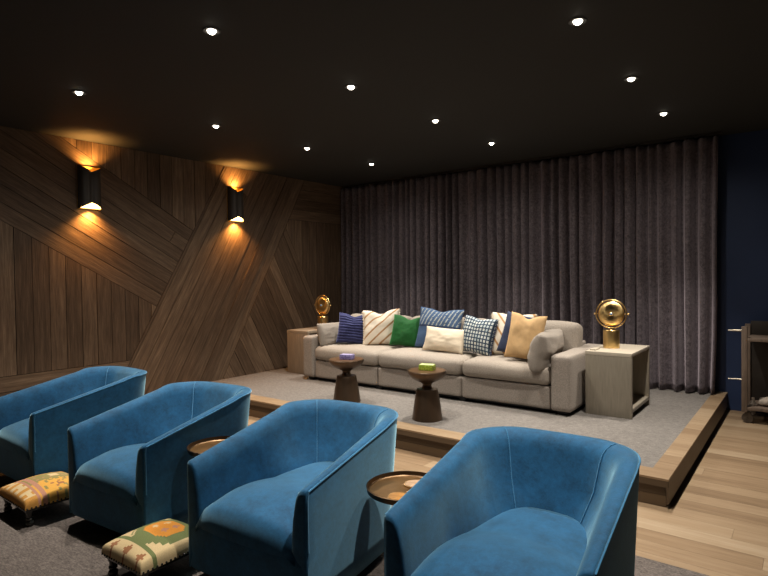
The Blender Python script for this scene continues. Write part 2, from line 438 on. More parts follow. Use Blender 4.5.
# ------------------------------------------------------------------ downlights (warm spots in the dark ceiling)
def make_downlight(label, x, y, power=70):
    t = thing('downlight', label, 'ceiling light', (x, y, H), 0, 'recessed ceiling downlights')
    bm = bmesh.new(); lathe(bm, [(0.027, 0.0), (0.050, 0.0), (0.050, -0.003), (0.046, -0.006), (0.030, -0.004), (0.027, 0.0)], 28)
    link('trim_ring', bm, M['white_trim'], t)
    bm = bmesh.new(); lathe(bm, [(0, -0.020), (0.012, -0.018), (0.021, -0.011), (0.025, -0.0005), (0, -0.0005)], 24)
    g = link('lens', bm, M['lamp_glow'], t); g['label'] = 'glowing white lens'
    return t
def spot(x, y, z, power, cone, blend, col, rot=(0, 0, 0), rad=0.025):
    l = bpy.data.lights.new('spot_beam', 'SPOT'); l.energy = power; l.spot_size = R(cone); l.spot_blend = blend
    l.color = col; l.shadow_soft_size = rad
    o = bpy.data.objects.new('spot_beam', l); C.objects.link(o); o.location = (x, y, z); o.rotation_euler = rot
    return o
rows = {1.91: 'nearest row from the camera', 3.10: 'second row from the camera', 4.25: 'third row from the camera', 5.355: 'last row before the curtain'}
cols = {1.43: 'left', 3.05: 'middle', 4.695: 'right'}
WARM = (1.0, 0.925, 0.82)
DP = 190
for y in (1.91, 3.10, 4.25, 5.355):
    for x in (1.43, 3.05, 4.695):
        if y in rows and x in cols and not (y == 1.91 and x == 4.695):
            make_downlight('lit ceiling downlight, %s column, %s' % (cols[x], rows[y]), x, y)
        else: make_downlight('lit ceiling downlight above the nearest armchair', x, y)
        spot(x, y, H - 0.026, DP * (1.3 if y < 2 else 1.0), 79, 1.0, WARM)
        spot(x, y, H - 0.028, DP * 0.11, 165, 0.9, WARM, rad=0.03)

# ------------------------------------------------------------------ sconces
def make_sconce(label, y, z):
    t = thing('wall_sconce', label, 'wall lamp', (0.0, y, z), 0, 'bronze sconces on the plank wall')
    hh, hw, dp = 0.212, 0.106, 0.088
    # plan: two lobes meeting in a crease at the front
    N = 40; plan = []
    for i in range(N + 1):
        a = PI * i / N                     # 0..pi around the front
        yy = hw * math.cos(a); xx = 0.012 + dp * (math.sin(a) ** 0.6) * (1 - 0.24 * math.exp(-((yy / 0.022) ** 2)))
        plan.append((xx, yy))
    def cutz(yy): return 0.060 * max(0, 1 - abs(yy) / hw) ** 0.8
    def skin(ins):
        bm = bmesh.new(); cols_ = []
        for (xx, yy) in plan:
            n = Vector((xx - 0.012, yy, 0)); L = n.length or 1; q = Vector((xx, yy, 0)) - n / L * ins
            c = cutz(yy); col = []
            for j in range(9):
                zz = -hh + c + (2 * hh - 2 * c) * j / 8
                col.append(bm.verts.new((q.x, q.y, zz)))
            cols_.append(col)
        for a, b in zip(cols_, cols_[1:]):
            for j in range(8): bm.faces.new((a[j], b[j], b[j + 1], a[j + 1]))
        return bm
    s = link('shell', skin(0.0), M['black_bronze'], t)
    s.data.set_sharp_from_angle(angle=R(60))
    i = link('liner', skin(0.003), M['gold_leaf'], t); i['label'] = 'gold lined inside of the sconce'
    boxobj('back_plate', (0.0005, -hw, -hh, 0.012, hw, hh), M['gold_leaf'], t, 0.003)['label'] = 'gold back plate of the sconce'
    for sg in (-1, 1):
        # glowing lens a little inside the rim, following its cut edge
        bm = bmesh.new(); fr = []; bk = []
        for (xx, yy) in plan:
            q = 0.93; zz = sg * (hh - cutz(yy) * 0.9 - (0.010 if sg < 0 else 0.075))
            fr.append(bm.verts.new((0.013 + (xx - 0.013) * q, yy * 0.94, zz))); bk.append(bm.verts.new((0.0125, yy * 0.94, sg * (hh - (0.010 if sg < 0 else 0.075)))))
        for i in range(len(fr) - 1): bm.faces.new((fr[i], fr[i + 1], bk[i + 1], bk[i]))
        bb = link('lamp_lens', bm, M['bulb'], t); bb['label'] = 'glowing warm lens'
        spot(0.055, y, z + sg * (hh - (0.004 if sg < 0 else 0.05)), 58 if sg < 0 else 36, 124, 1.0, (1.0, 0.44, 0.10), (0 if sg < 0 else PI, 0, 0), 0.012)
    return t
make_sconce('left bronze wall sconce, glowing up and down on the plank wall', 2.612, 2.333)
make_sconce('right bronze wall sconce, nearer the curtain on the plank wall', 4.38, 2.335)

# ------------------------------------------------------------------ curtain and track
bm = bmesh.new()
rc = random.Random(21)
n_f = 42; cx0, cx1 = 0.03, 4.95
ph = []; a = 0.0
NS = n_f * 12
wid = [rc.uniform(0.75, 1.3) for _ in range(n_f)]; tot = sum(wid)
amp = [rc.uniform(0.6, 1.25) for _ in range(n_f)]; sk = [rc.uniform(-0.25, 0.25) for _ in range(n_f)]
cols_ = []
xx = cx0
for f in range(n_f):
    w = wid[f] / tot * (cx1 - cx0)
    for i in range(12):
        s = i / 12; ss = s + sk[f] * math.sin(2 * PI * s) * 0.4
        y = -0.062 * amp[f] * (1 - 2 * ((1 - math.cos(2 * PI * ss)) / 2) ** 2.0)
        cols_.append((xx + w * s, y, f))
    xx += w
cols_.append((cx1, 0.05, n_f - 1)); cols_.append((cx1 - 0.01, 0.10, n_f - 1)); cols_.append((cx1 - 0.03, 0.13, n_f - 1))
NZ = 40; grid = []
for (x, y, f) in cols_:
    col = []
    for j in range(NZ + 1):
        z = 0.195 + (2.758 - 0.195) * j / NZ
        h = (z - 0.195) / 2.57
        wob = mnoise.noise(Vector((x * 2.2, z * 0.7, 3.1))) * 0.022 * (1 - h * 0.6)
        wob2 = mnoise.noise(Vector((x * 9, z * 2.5, 8.1))) * 0.006
        yy = 6.40 + y * (0.72 + 0.42 * (1 - h)) + wob + wob2
        xo = mnoise.noise(Vector((x * 1.7, z * 0.9, 9.7))) * 0.02 * (1 - h)
        if x > 4.6: xo += 0.035 * h * (x - 4.6) / 0.35 
        zz = z if j else z + (0.012 * mnoise.noise(Vector((x * 1.3, 0, 5))) - 0.006)
        col.append(bm.verts.new((max(0.004, x + xo), yy, zz)))
    grid.append(col)
for a_, b_ in zip(grid, grid[1:]):
    for j in range(NZ): bm.faces.new((a_[j], b_[j], b_[j + 1], a_[j + 1]))
cur = link('curtain', bm, M['drape'], auto=0)
md = cur.modifiers.new('thick', 'SOLIDIFY'); md.thickness = 0.006
tag(cur, 'tall dark plum velvet curtain hanging in pleats behind the sofa', 'curtain')
tr = thing('curtain_track', 'slim black curtain track under the ceiling above the velvet curtain', 'curtain track', (0, 6.40, H))
boxobj('rail', (0.02, -0.016, -0.026, 5.02, 0.016, -0.0005), M['cart_dark'], tr, 0.003)
for i in range(38):
    x = 0.06 + i * 0.131
    boxobj('glider', (x - 0.006, -0.02, -0.036, x + 0.006, -0.010, -0.022), M['chrome'] if i % 4 == 0 else M['cart_dark'], tr, 0.002)

# ------------------------------------------------------------------ armchairs
def lerp(a, b, t): return a + (b - a) * t
def make_chair(label, loc, rz):
    t = thing('armchair', label, 'armchair', loc, rz, 'blue velvet armchairs on the rug')
    HW, HD, RC = 0.360, 0.415, 0.20
    ZF, ZB = 0.570, 0.708
    def plan(off, rc):
        """U path from front-left round the back to front-right, offset inward by off"""
        w = HW - off; d = HD - off; r = rc; pts = []
        ns = 14
        for i in range(ns): pts.append((-w, lerp(-HD, d - r, i / ns)))
        na = 12
        for i in range(na): a = PI - PI / 2 * i / na; pts.append((-w + r + r * math.cos(a), d - r + r * math.sin(a)))
        nb = 10
        for i in range(nb): pts.append((lerp(-w + r, w - r, i / nb), d))
        for i in range(na): a = PI / 2 - PI / 2 * i / na; pts.append((w - r + r * math.cos(a), d - r + r * math.sin(a)))
        for i in range(ns + 1): pts.append((w, lerp(d - r, -HD, i / ns)))
        # a soft bow along the back
        return [(x, y + (0.028 * (1 - (x / w) ** 2) if y > 0.1 else 0)) for x, y in pts]
    def ztop(y):
        s = min(1, max(0, (y + HD) / (HD + 0.28)))
        e = s if s < 0.85 else 0.85 + 0.15 * (1 - (1 - (s - 0.85) / 0.15) ** 2)
        return lerp(ZF, ZB, min(1, e))
    def taper(x, y, z):
        k = max(0, (ZB - z) / ZB)
        back = max(0, (y + HD) / (2 * HD))
        return (x * (1 - 0.10 * k * back ** 1.5), y - 0.085 * k * back * back)
    outer = plan(0.0, RC)
    inner_hi = plan(0.088, 0.155)
    inner_lo = plan(0.200, 0.085)
    bm = bmesh.new(); secs = []
    N = len(outer)
    for i in range(N):
        ox, oy = outer[i]; zt = ztop(oy); sec = []
        ix, iy = inner_hi[i]; lx, ly = inner_lo[i]
        # outer face from the hem up
        back = max(0.0, min(1.0, (oy + 0.1) / 0.35))
        thin = 1 - 0.26 * max(0.0, min(1.0, (0.1 - oy) / (HD + 0.1)))
        ix, iy, lx, ly = lerp(ox, ix, thin), lerp(oy, iy, thin), lerp(ox, lx, thin), lerp(oy, ly, thin)
        for z in (0.070, 0.16, 0.27, 0.39, 0.49):
            zz = min(z, zt - 0.04); px, py = taper(ox, oy, zz); sec.append((px, py, zz))
        px, py = taper(ox, oy, zt - 0.012); sec.append((px, py, zt - 0.012))
        # rolled top
        for s, dz in ((0.03, 0.0), (0.10, 0.004), (0.28, 0.006), (0.50, 0.001), (0.70, -0.011), (0.87, -0.032), (1.0, -0.065)):
            sec.append((lerp(ox, ix, s), lerp(oy, iy, s), zt + dz - 0.004))
        for z, kk in ((0.52, 0.25), (0.44, 0.6), (0.36, 0.95), (0.28, 1.1)):
            zz = min(z, zt - 0.085 - 0.04 * kk); g = kk * (0.25 + 0.75 * back)
            sec.append((lerp(ix, lx, g), lerp(iy, ly, g), zz))
        secs.append([Vector(s) for s in sec])
    seam_secs = list(secs)
    # rounded front ends of the arms
    def shrink(sec, f, dy):
        zc = 0.30; xc = sum(s.x for s in sec) / len(sec)
        return [Vector((xc + (s.x - xc) * f, s.y + dy, zc + (s.z - zc) * (1 - (1 - f) * 0.25))) for s in sec]
    secs = [shrink(secs[0], 0.45, -0.015), shrink(secs[0], 0.86, -0.014), shrink(secs[0], 0.96, -0.008)] + secs + [shrink(secs[-1], 0.96, -0.008), shrink(secs[-1], 0.86, -0.014), shrink(secs[-1], 0.45, -0.015)]
    vr = [[bm.verts.new(p) for p in s] for s in secs]
    for a, b in zip(vr, vr[1:]):
        for j in range(len(a)):
            jj = (j + 1) % len(a)
            bm.faces.new((a[j], b[j], b[jj], a[jj]))
    bm.faces.new(vr[0]); bm.faces.new(vr[-1][::-1])
    sh = link('shell', bm, M['blue_velvet'], t, auto=0)
    # welt along the outer top edge and down the arm fronts
    bm = bmesh.new()
    pts = []
    for x, y in outer:
        px, py = taper(x, y, ztop(y)); pts.append((px, py, ztop(y) - 0.008))
    fl_ = [(-HW, -HD - 0.006, z) for z in (0.32, 0.40, 0.48, 0.53)]
    fr_ = [(-p[0], p[1], p[2]) for p in fl_][::-1]
    tube(bm, fl_ + pts + fr_, 0.0042, 6)
    link('piping', bm, M['blue_piping'], sh)
    # fine seams at the inside back corners
    for q in (14 + 8, 14 + 12 + 10 + 4):
        sec = seam_secs[q]; nx = -math.copysign(0.35, sec[-1].x)
        bm = bmesh.new(); tube(bm, [p + Vector((nx * 0.003, -0.0025, 0.0005)) for p in sec[8:]], 0.0022, 6)
        link('seam', bm, M['blue_piping'], sh)
    # front rail below the seat
    bm = bmesh.new(); g = []
    for i in range(25):
        x = lerp(-1, 1, i / 24); col = []
        for z, yy in ((0.070, 0.0), (0.10, -0.008), (0.18, -0.012), (0.25, -0.012), (0.298, -0.008), (0.312, 0.004), (0.316, 0.03)):
            edge = 0.010 * (abs(x) ** 12)
            px = x * HW
            zz = z + (0.03 * max(0, abs(x) - 0.72) / 0.28 if z > 0.27 else 0) * -1
            col.append(bm.verts.new((px, -HD - 0.008 + yy + edge, zz)))
        g.append(col)
    for a, b in zip(g, g[1:]):
        for j in range(6): bm.faces.new((a[j], b[j], b[j + 1], a[j + 1]))
    bk = [[bm.verts.new((c.co.x, -HD + 0.05, c.co.z)) for c in (col[0], col[-1])] for col in g]
    for i in range(24):
        bm.faces.new((g[i][-1], g[i + 1][-1], bk[i + 1][1], bk[i][1])); bm.faces.new((g[i][0], bk[i][0], bk[i + 1][0], g[i + 1][0]))
        bm.faces.new((bk[i][0], bk[i][1], bk[i + 1][1], bk[i + 1][0]))
    for e in (0, 24):
        bm.faces.new(g[e] + [bk[e][1], bk[e][0]])
    link('front_rail', bm, M['blue_velvet'], t, auto=60)
    # crowned seat cushion rolling over at the front
    bm = bmesh.new(); NX, NY = 22, 30; g = []
    for i in range(NX + 1):
        u = lerp(-1, 1, i / NX); col = []
        for j in range(NY + 1):
            v = j / NY
            x = u * 0.30 * (1 - 0.10 * v * v)
            if v < 0.2:
                a = (v / 0.2) * PI / 2
                y = -HD + 0.040 - 0.055 * math.cos(a) - 0.004; zf = 0.300 + 0.082 * math.sin(a)
            else:
                s = (v - 0.2) / 0.8; y = lerp(-HD + 0.036, 0.27, s); zf = 0.382 + 0.022 * math.sin(min(1, s * 1.8) * PI) - 0.008 * s
            crown = 0.042 * (1 - u * u) * min(1, v / 0.35)
            edge = -0.045 * abs(u) ** 6
            bow = -0.018 * (1 - u * u) if v < 0.35 else -0.018 * (1 - u * u) * max(0, 1 - (v - 0.35) * 2.5)
            col.append(bm.verts.new((x, y + bow, zf + crown + edge)))
        g.append(col)
    for a, b in zip(g, g[1:]):
        for j in range(NY): bm.faces.new((a[j], b[j], b[j + 1], a[j + 1]))
    bv = [e for e in bm.edges if e.is_boundary]
    ex = bmesh.ops.extrude_edge_only(bm, edges=bv)
    for v in [q for q in ex['geom'] if isinstance(q, bmesh.types.BMVert)]: v.co.z = 0.27 if v.co.y > -0.3 else min(v.co.z, 0.28)
    link('seat_cushion', bm, M['blue_velvet'], t, auto=0)
    # recessed ribbed plinth
    bm = bmesh.new(); box(bm, -0.28, -0.30, 0.011, 0.28, 0.25, 0.09, 0.01)
    link('plinth', bm, M['black'], t)
    bm = bmesh.new(); box(bm, -0.305, -0.35, 0.071, 0.305, 0.27, 0.29, 0.01)
    link('seat_base', bm, M['black'], t)
    return t
c1 = make_chair('blue velvet tub armchair at the far left, cut by the picture edge', (1.418, 1.845, 0), R(0.5))
copy_tree(c1, (2.647, 1.856, 0), R(5.1), 'blue velvet tub armchair between the two kilim footstools')
copy_tree(c1, (3.740, 1.919, 0), R(5.1), 'blue velvet tub armchair beside the patterned cream footstool, its right side brightly lit')
copy_tree(c1, (4.852, 1.981, 0), R(2.5), 'blue velvet tub armchair nearest the camera, at the right end of the row')

# ------------------------------------------------------------------ tray tables and coasters
def make_tray(label, x, y, z, r):
    t = thing('tray_table', label, 'side table', (x, y, 0.011), 0, 'round tray tables between the armchairs')
    z -= 0.011
    bm = bmesh.new(); lathe(bm, [(0, z - 0.020), (r * 0.9, z - 0.020), (r - 0.004, z - 0.012), (r, z + 0.010), (r - 0.005, z + 0.012), (r - 0.009, z - 0.006), (r - 0.016, z - 0.0115), (0, z - 0.0115)], 64)
    link('tray_rim', bm, M['tray_dark'], t)
    bm = bmesh.new(); lathe(bm, [(0, z - 0.0112), (r - 0.015, z - 0.0112), (r - 0.015, z - 0.0095), (0, z - 0.0095)], 64)
    link('tray_top', bm, M['tray'], t)
    bm = bmesh.new(); lathe(bm, [(0.0, 0.02), (0.012, 0.02), (0.012, z - 0.05), (0.03, z - 0.021), (0, z - 0.021)], 20)
    link('stem', bm, M['tray_dark'], t)
    bm = bmesh.new(); lathe(bm, [(0, 0.0), (0.118, 0.0), (0.120, 0.006), (0.112, 0.014), (0.02, 0.02), (0, 0.02)], 40)
    link('foot', bm, M['tray_dark'], t)
    return t
TZ = 0.477
make_tray('round bronze tray table carrying the coasters, between the two nearest armchairs', 4.292, 1.985, TZ, 0.177)
make_tray('round bronze tray table peeking out from behind a blue armchair arm, nothing visible on it', 3.185, 1.80, 0.51, 0.158)
def coaster(label, x, y, m):
    bm = bmesh.new(); rr = random.Random(int(x * 1000)); n = 26; z0 = TZ - 0.0090
    ph_ = rr.uniform(0, 6); R0 = 0.047
    def rad(a): return R0 * (1 + 0.05 * math.sin(2 * a + ph_) + 0.03 * math.sin(5 * a))
    t = thing('coaster', label, 'coaster', (x, y, z0), 0, 'agate coasters on the tray table')
    for (f, za, zb, mm, nm) in ((1.0, 0.0, 0.006, M['gold_edge'], 'rim'), (0.9, 0.0062, 0.0075, m, 'face')):
        bm = bmesh.new(); lo = []; hi = []
        for i in range(n):
            a = 2 * PI * i / n
            lo.append(bm.verts.new((rad(a) * f * math.cos(a), rad(a) * f * math.sin(a), za))); hi.append(bm.verts.new((rad(a) * f * math.cos(a), rad(a) * f * math.sin(a), zb)))
        for i in range(n): bm.faces.new((lo[i], lo[(i + 1) % n], hi[(i + 1) % n], hi[i]))
        bm.faces.new(lo[::-1]); bm.faces.new(hi); link(nm, bm, mm, t, auto=40)
coaster('orange stone coaster nearest the front of the bronze tray', 4.32, 1.885, M['agate'])
coaster('pale stone coaster at the back of the bronze tray', 4.292, 2.048, M['agate_pale'])
coaster('third stone coaster mostly hidden behind the armchair arm', 4.392, 1.985, M['agate'])

# ------------------------------------------------------------------ kilim footstools
def make_footstool(label, x, y, sx, sy, rz, pat):
    t = thing('footstool', label, 'footstool', (x, y, 0.011), rz, 'kilim footstools in front of the armchairs')
    zb, zt = 0.125, 0.155
    bm = bmesh.new(); NU, NV = 56, 72
    cl = bm.faces.layers.float_vector.new('colf')
    g = []
    for i in range(NU + 1):
        col = []; u = lerp(-1, 1, i / NU)
        for j in range(NV + 1):
            v = lerp(-1, 1, j / NV)
            e = max(abs(u), abs(v)); k = min(1, (1 - e) / 0.10); rr_ = math.sqrt(max(0, 1 - (1 - k) ** 2))
            px = u * sx / 2; py = v * sy / 2
            z = zb + 0.026 * rr_ + 0.052 * (1 - u ** 2) ** 0.7 * (1 - v ** 2) ** 0.7
            col.append(bm.verts.new((px, py, z)))
        g.append(col)
    for i in range(NU):
        for j in range(NV):
            f = bm.faces.new((g[i][j], g[i + 1][j], g[i + 1][j + 1], g[i][j + 1]))
            f[cl] = pat((i + .5) / NU, (j + .5) / NV)
    bv = [e for e in bm.edges if e.is_boundary]
    ex = bmesh.ops.extrude_edge_only(bm, edges=bv)
    for v in [q for q in ex['geom'] if isinstance(q, bmesh.types.BMVert)]: v.co.z = zb - 0.018
    for f in bm.faces:
        if f[cl].length < 1e-6: f[cl] = pat(min(.99, max(0, f.calc_center_median().x / sx + .5)), min(.99, max(0, f.calc_center_median().y / sy + .5)))
    bmesh.ops.recalc_face_normals(bm, faces=bm.faces)
    vals = [tuple(f[cl]) for f in bm.faces]
    o = link('cushion', bm, M['kilim'], t, auto=50)
    at = o.data.attributes.new('tint', 'FLOAT_COLOR', 'FACE')
    for d_, c_ in zip(at.data, vals): d_.color = (*c_, 1)
    boxobj('frame', (-sx / 2 + 0.008, -sy / 2 + 0.008, zb - 0.035, sx / 2 - 0.008, sy / 2 - 0.008, zb - 0.005), M['ebony'], t, 0.004)
    bm = bmesh.new()
    nn = 16
    for i in range(nn):
        for (px, py) in ((lerp(-sx / 2, sx / 2, (i + .5) / nn), -sy / 2 - 0.001), (sx / 2 + 0.001, lerp(-sy / 2, sy / 2, (i + .5) / nn)), (-sx / 2 - 0.001, lerp(-sy / 2, sy / 2, (i + .5) / nn))):
            q = bmesh.ops.create_uvsphere(bm, u_segments=8, v_segments=6, radius=0.0055)
            bmesh.ops.translate(bm, verts=q['verts'], vec=(px, py, zb - 0.013))
    link('nail_trim', bm, M['ebony'], o)
    for a in (-1, 1):
        for b in (-1, 1):
            bm = bmesh.new()
            lathe(bm, [(0, 0), (0.015, 0), (0.021, 0.008), (0.023, 0.018), (0.019, 0.028), (0.014, 0.033), (0.020, 0.040), (0.020, 0.046), (0.015, 0.052), (0.018, 0.070), (0.023, 0.085), (0.022, 0.092), (0.022, zb - 0.02), (0, zb - 0.02)], 20, (a * (sx / 2 - 0.035), b * (sy / 2 - 0.035), 0))
            link('leg', bm, M['ebony'], t)
    return t
CR, GR, OR, BR, OC, PK, OL, YL = (0.66, 0.50, 0.27), (0.155, 0.185, 0.065), (0.68, 0.27, 0.035), (0.33, 0.14, 0.06), (0.55, 0.26, 0.05), (0.46, 0.22, 0.14), (0.27, 0.22, 0.07), (0.70, 0.36, 0.06)
def kil_cream(u, v):
    # v: 0 front .. 1 rear ; u: left .. right
    rnd = math.floor(u * 28) / 28, math.floor(v * 36) / 36
    u, v = rnd[0] + .5 / 28, rnd[1] + .5 / 36
    du, dv = abs(u - 0.52) , abs(v - 0.62)
    o = du * 0.8 + dv * 1.0
    if du < 0.26 and dv < 0.22 and o < 0.34:
        for mx, my in ((0.40, 0.55), (0.62, 0.55), (0.42, 0.72), (0.62, 0.72)):
            if abs(u - mx) + abs(v - my) < 0.055: return CR if mx < 0.5 else PK
        return OR
    tooth = 0.05 * (math.floor((u + v) * 14) % 2)
    if o < 0.50 + tooth and du < 0.42 and v > 0.22: return GR
    if 0.155 < v < 0.215: return GR
    if v < 0.155:
        for mx in (0.22, 0.55, 0.86):
            if abs(u - mx) + abs(v - 0.07) < 0.075: return BR
    if v > 0.93: return GR
    return CR
def kil_ochre(u, v):
    h = math.sin(math.floor(u * 24) * 12.9 + math.floor(v * 30) * 78.2) * 43758.5; h -= math.floor(h)
    u, v = math.floor(u * 24) / 24 + .02, math.floor(v * 30) / 30 + .016
    if v < 0.24:
        for mx in (0.18, 0.5, 0.82):
            a, b = abs(u - mx), abs(v - 0.12)
            if (a < 0.10 and b < 0.03) or (abs(a - 0.08) < 0.035 and b < 0.09): return CR
        return OC if v < 0.2 else PK
    if 0.25 < v < 0.32: return PK
    if abs(u - 0.42) < 0.10 and abs(v - 0.66) < 0.06: return CR
    if u < 0.22: return YL if h > .3 else OC
    if abs(u - 0.42) < 0.18: return OL if h > .15 else PK
    tooth = 0.08 * (math.floor(v * 12) % 2)
    if u > 0.62 + tooth: return YL if h > 0.22 else (OL if h > .1 else BR)
    return OL if h > .4 else YL
make_footstool('ochre and orange kilim footstool with dark turned legs, at the left edge', 2.005, 1.395, 0.40, 0.36, R(0), kil_ochre)
make_footstool('cream kilim footstool with an orange and green medallion, at the bottom edge', 3.216, 1.42, 0.332, 0.36, R(2), kil_cream)

# ------------------------------------------------------------------ sofa
SX0, SX1, SYF, SYB = 0.82, 4.085, 4.72, 5.75
def soft_box(x0, y0, z0, x1, y1, z1, r, crown=0.0, sag=0.0, nx=18, ny=14, nz=5, seed=0, wr=0.004):
    """a rounded, slightly puffed upholstery block"""
    bm = bmesh.new(); bmesh.ops.create_cube(bm, size=2.0)
    bmesh.ops.subdivide_edges(bm, edges=bm.edges[:], cuts=13, use_grid_fill=True)
    cx, cy, cz = (x0 + x1) / 2, (y0 + y1) / 2, (z0 + z1) / 2; hx, hy, hz = (x1 - x0) / 2, (y1 - y0) / 2, (z1 - z0) / 2
    for v in bm.verts:
        q = []
        for c, h in zip(v.co, (hx, hy, hz)):
            # concentrate verts near the edges
            s = math.copysign(abs(c) ** 0.6, c); q.append(s * h)
        p = Vector(q); inner = Vector([max(-(h - r), min(h - r, c)) for c, h in zip(p, (hx, hy, hz))])
        d = p - inner
        if d.length > 1e-9: p = inner + d.normalized() * r
        u, w, t_ = p.x / hx, p.y / hy, p.z / hz
        f = (1 - u * u) * (1 - w * w)
        if t_ > 0: p.z += crown * max(0, f) ** 0.6 * t_
        p.y -= sag * (1 - u * u) * (1 - t_ * t_) * (1 if w < 0 else -1) * abs(w)
        n = mnoise.noise(Vector((p.x * 5 + seed, p.y * 5, p.z * 5)))
        p += Vector((0, 0, 1)) * n * wr
        v.co = p + Vector((cx, cy, cz))
    return bm
sofa = thing('sofa', 'long beige linen three seat sofa on the platform before the curtain', 'sofa', (0, 0, 0))
seams = [SX0 + 0.185, 1.965, 3.005, SX1 - 0.185]
for i, (a, b) in enumerate(((SX0 + 0.185, 1.962), (1.966, 3.002), (3.006, SX1 - 0.185))):
    link('seat_base', soft_box(a + 0.002, SYF + 0.015, 0.215, b - 0.002, SYB - 0.2, 0.425, 0.025, seed=i), M['linen'], sofa, auto=0)
    link('seat_cushion', soft_box(a + 0.003, SYF + 0.0, 0.425, b - 0.003, SYB - 0.25, 0.585, 0.055, crown=0.03, sag=0.012, seed=10 + i, wr=0.008), M['linen_cushion'], sofa, auto=0)
for a, b in ((SX0, SX0 + 0.183), (SX1 - 0.183, SX1)):
    link('armrest', soft_box(a, SYF, 0.212, b, SYB, 0.705, 0.030, seed=a), M['linen'], sofa, auto=0)
link('back_frame', soft_box(SX0 + 0.184, SYB - 0.20, 0.22, SX1 - 0.184, SYB, 0.74, 0.035, seed=30), M['linen'], sofa, auto=0)
for i, (a, b) in enumerate(((SX0 + 0.19, 1.96), (1.967, 3.001), (3.008, SX1 - 0.13))):
    bm = soft_box(a + 0.004, -0.11, 0.0, b - 0.004, 0.11, 0.335, 0.07, crown=0.02, sag=0.02, seed=40 + i, wr=0.012)
    xf(bm, Matrix.Translation((0, SYB - 0.375, 0.60)) @ Matrix.Rotation(R(-11), 4, 'X'))
    link('back_cushion', bm, M['linen_cushion'], sofa, auto=0)
for x in (SX0 + 0.09, 1.96, 3.0, SX1 - 0.09):
    for y in (SYF + 0.09, SYB - 0.09):
        boxobj('foot', (x - 0.04, y - 0.04, PL - 0.002, x + 0.04, y + 0.04, 0.235), M['black'], sofa, 0.004)
boxobj('underframe', (SX0 + 0.05, SYF + 0.06, 0.198, SX1 - 0.05, SYB - 0.05, 0.235), M['black'], sofa, 0.004)

# ------------------------------------------------------------------ pillows
def pillow_mesh(w, h, th, chop=0.0, ears=0.05, seed=0, N=26, ribs=0, power=0.42):
    bm = bmesh.new(); uvl = bm.loops.layers.uv.new('UVMap'); sides = []; uvof = {}
    for sg in (-1, 1):
        g = []
        for i in range(N + 1):
            u = lerp(-1, 1, i / N); col = []
            for j in range(N + 1):
                v = lerp(-1, 1, j / N)
                if sg == 1 and (i in (0, N) or j in (0, N)):
                    vt = sides[0][i][j]
                else:
                    x = u * w / 2 * (1 - ears * (1 - v * v) * abs(u)); z = v * h / 2 * (1 - ears * (1 - u * u) * abs(v))
                    z -= chop * math.exp(-(u / 0.33) ** 2) * max(0, (v + 0.2) / 1.2) ** 1.5
                    f = ((1 - u * u) * (1 - v * v)) ** power
                    n = mnoise.noise(Vector((u * 1.6 + seed, v * 1.6, seed * 3.3 + sg))) * 0.25
                    n2 = mnoise.noise(Vector((u * 5 + seed, v * 5, seed * 1.3 + sg))) * 0.07
                    y = sg * th / 2 * f * (1 + n + n2)
                    if ribs: y += sg * 0.006 * math.sin(v * PI * ribs + 0.5 * math.sin(u * 2)) * min(1, f * 2)
                    vt = bm.verts.new((x, y, z + h / 2))
                    uvof[vt] = ((u + 1) / 2, (v + 1) / 2)
                col.append(vt)
            g.append(col)
        sides.append(g)
        for i in range(N):
            for j in range(N):
                q = (g[i][j], g[i + 1][j], g[i + 1][j + 1], g[i][j + 1])
                f = bm.faces.new(q if sg < 0 else q[::-1])
                for lp in f.loops: lp[uvl].uv = uvof[lp.vert]
    return bm
SEAT = 0.585
def pillow(label, x, y, w, h, th, yaw, lean, roll, mat, z=None, chop=0.0, ears=0.06, seed=0, ribs=0, fringe=None):
    bm = pillow_mesh(w, h, th, chop, ears, seed, 44 if ribs else 26, ribs)
    mt = Matrix.Rotation(R(yaw), 4, 'Z') @ Matrix.Rotation(R(-lean), 4, 'X') @ Matrix.Rotation(R(roll), 4, 'Y')
    xf(bm, mt)
    zmin = min(v.co.z for v in bm.verts)
    o = link('throw_pillow', bm, mat, None, auto=0, loc=(x, y, (z if z else SEAT + 0.012) - zmin * (1 if z is None else 0)))
    tag(o, label, 'pillow', 'throw pillows on the sofa')
    if fringe:
        bm = bmesh.new(); rr = random.Random(seed); path = []
        for i in range(41): v = lerp(0.95, -0.97, i / 40); path.append((-1, v))
        for i in range(41): v = lerp(-0.97, 0.95, i / 40); path.append((1, v))
        ins, mid, tip = [], [], []
        for q, (sgn, v) in enumerate(path):
            xx_ = sgn * w / 2 * (1 - ears * (1 - v * v)); zz_ = v * h / 2 + h / 2; o_ = 0.018 if q % 2 else 0.002
            ins.append(bm.verts.new((xx_ - sgn * 0.006, -0.003, zz_))); mid.append(bm.verts.new((xx_ - sgn * 0.006, 0.003, zz_)))
            tip.append(bm.verts.new((xx_ + sgn * o_, rr.uniform(-.005, .005), zz_ + rr.uniform(-.004, .004))))
        for q in range(len(path) - 1):
            bm.faces.new((ins[q], ins[q + 1], tip[q + 1], tip[q])); bm.faces.new((mid[q], mid[q + 1], tip[q + 1], tip[q])); bm.faces.new((ins[q], ins[q + 1], mid[q + 1], mid[q]))
        xf(bm, mt); link('fringe', bm, fringe, o)
    return o
def bolster(label, x, y, w, h, th, yaw, lean, seed, z):
    bm = pillow_mesh(w, h, th, 0.0, 0.02, seed, 30, power=0.30)
    mt = Matrix.Rotation(R(yaw), 4, 'Z') @ Matrix.Rotation(R(-lean), 4, 'X')
    xf(bm, mt)
    o = link('throw_pillow', bm, M['grey_linen'], None, auto=0, loc=(x, y, z))
    return tag(o, label, 'pillow', 'throw pillows on the sofa')
bolster('beige linen cushion leaning on the left sofa arm', 1.135, 5.02, 0.55, 0.28, 0.16, 82, 13, 3, SEAT + 0.0)
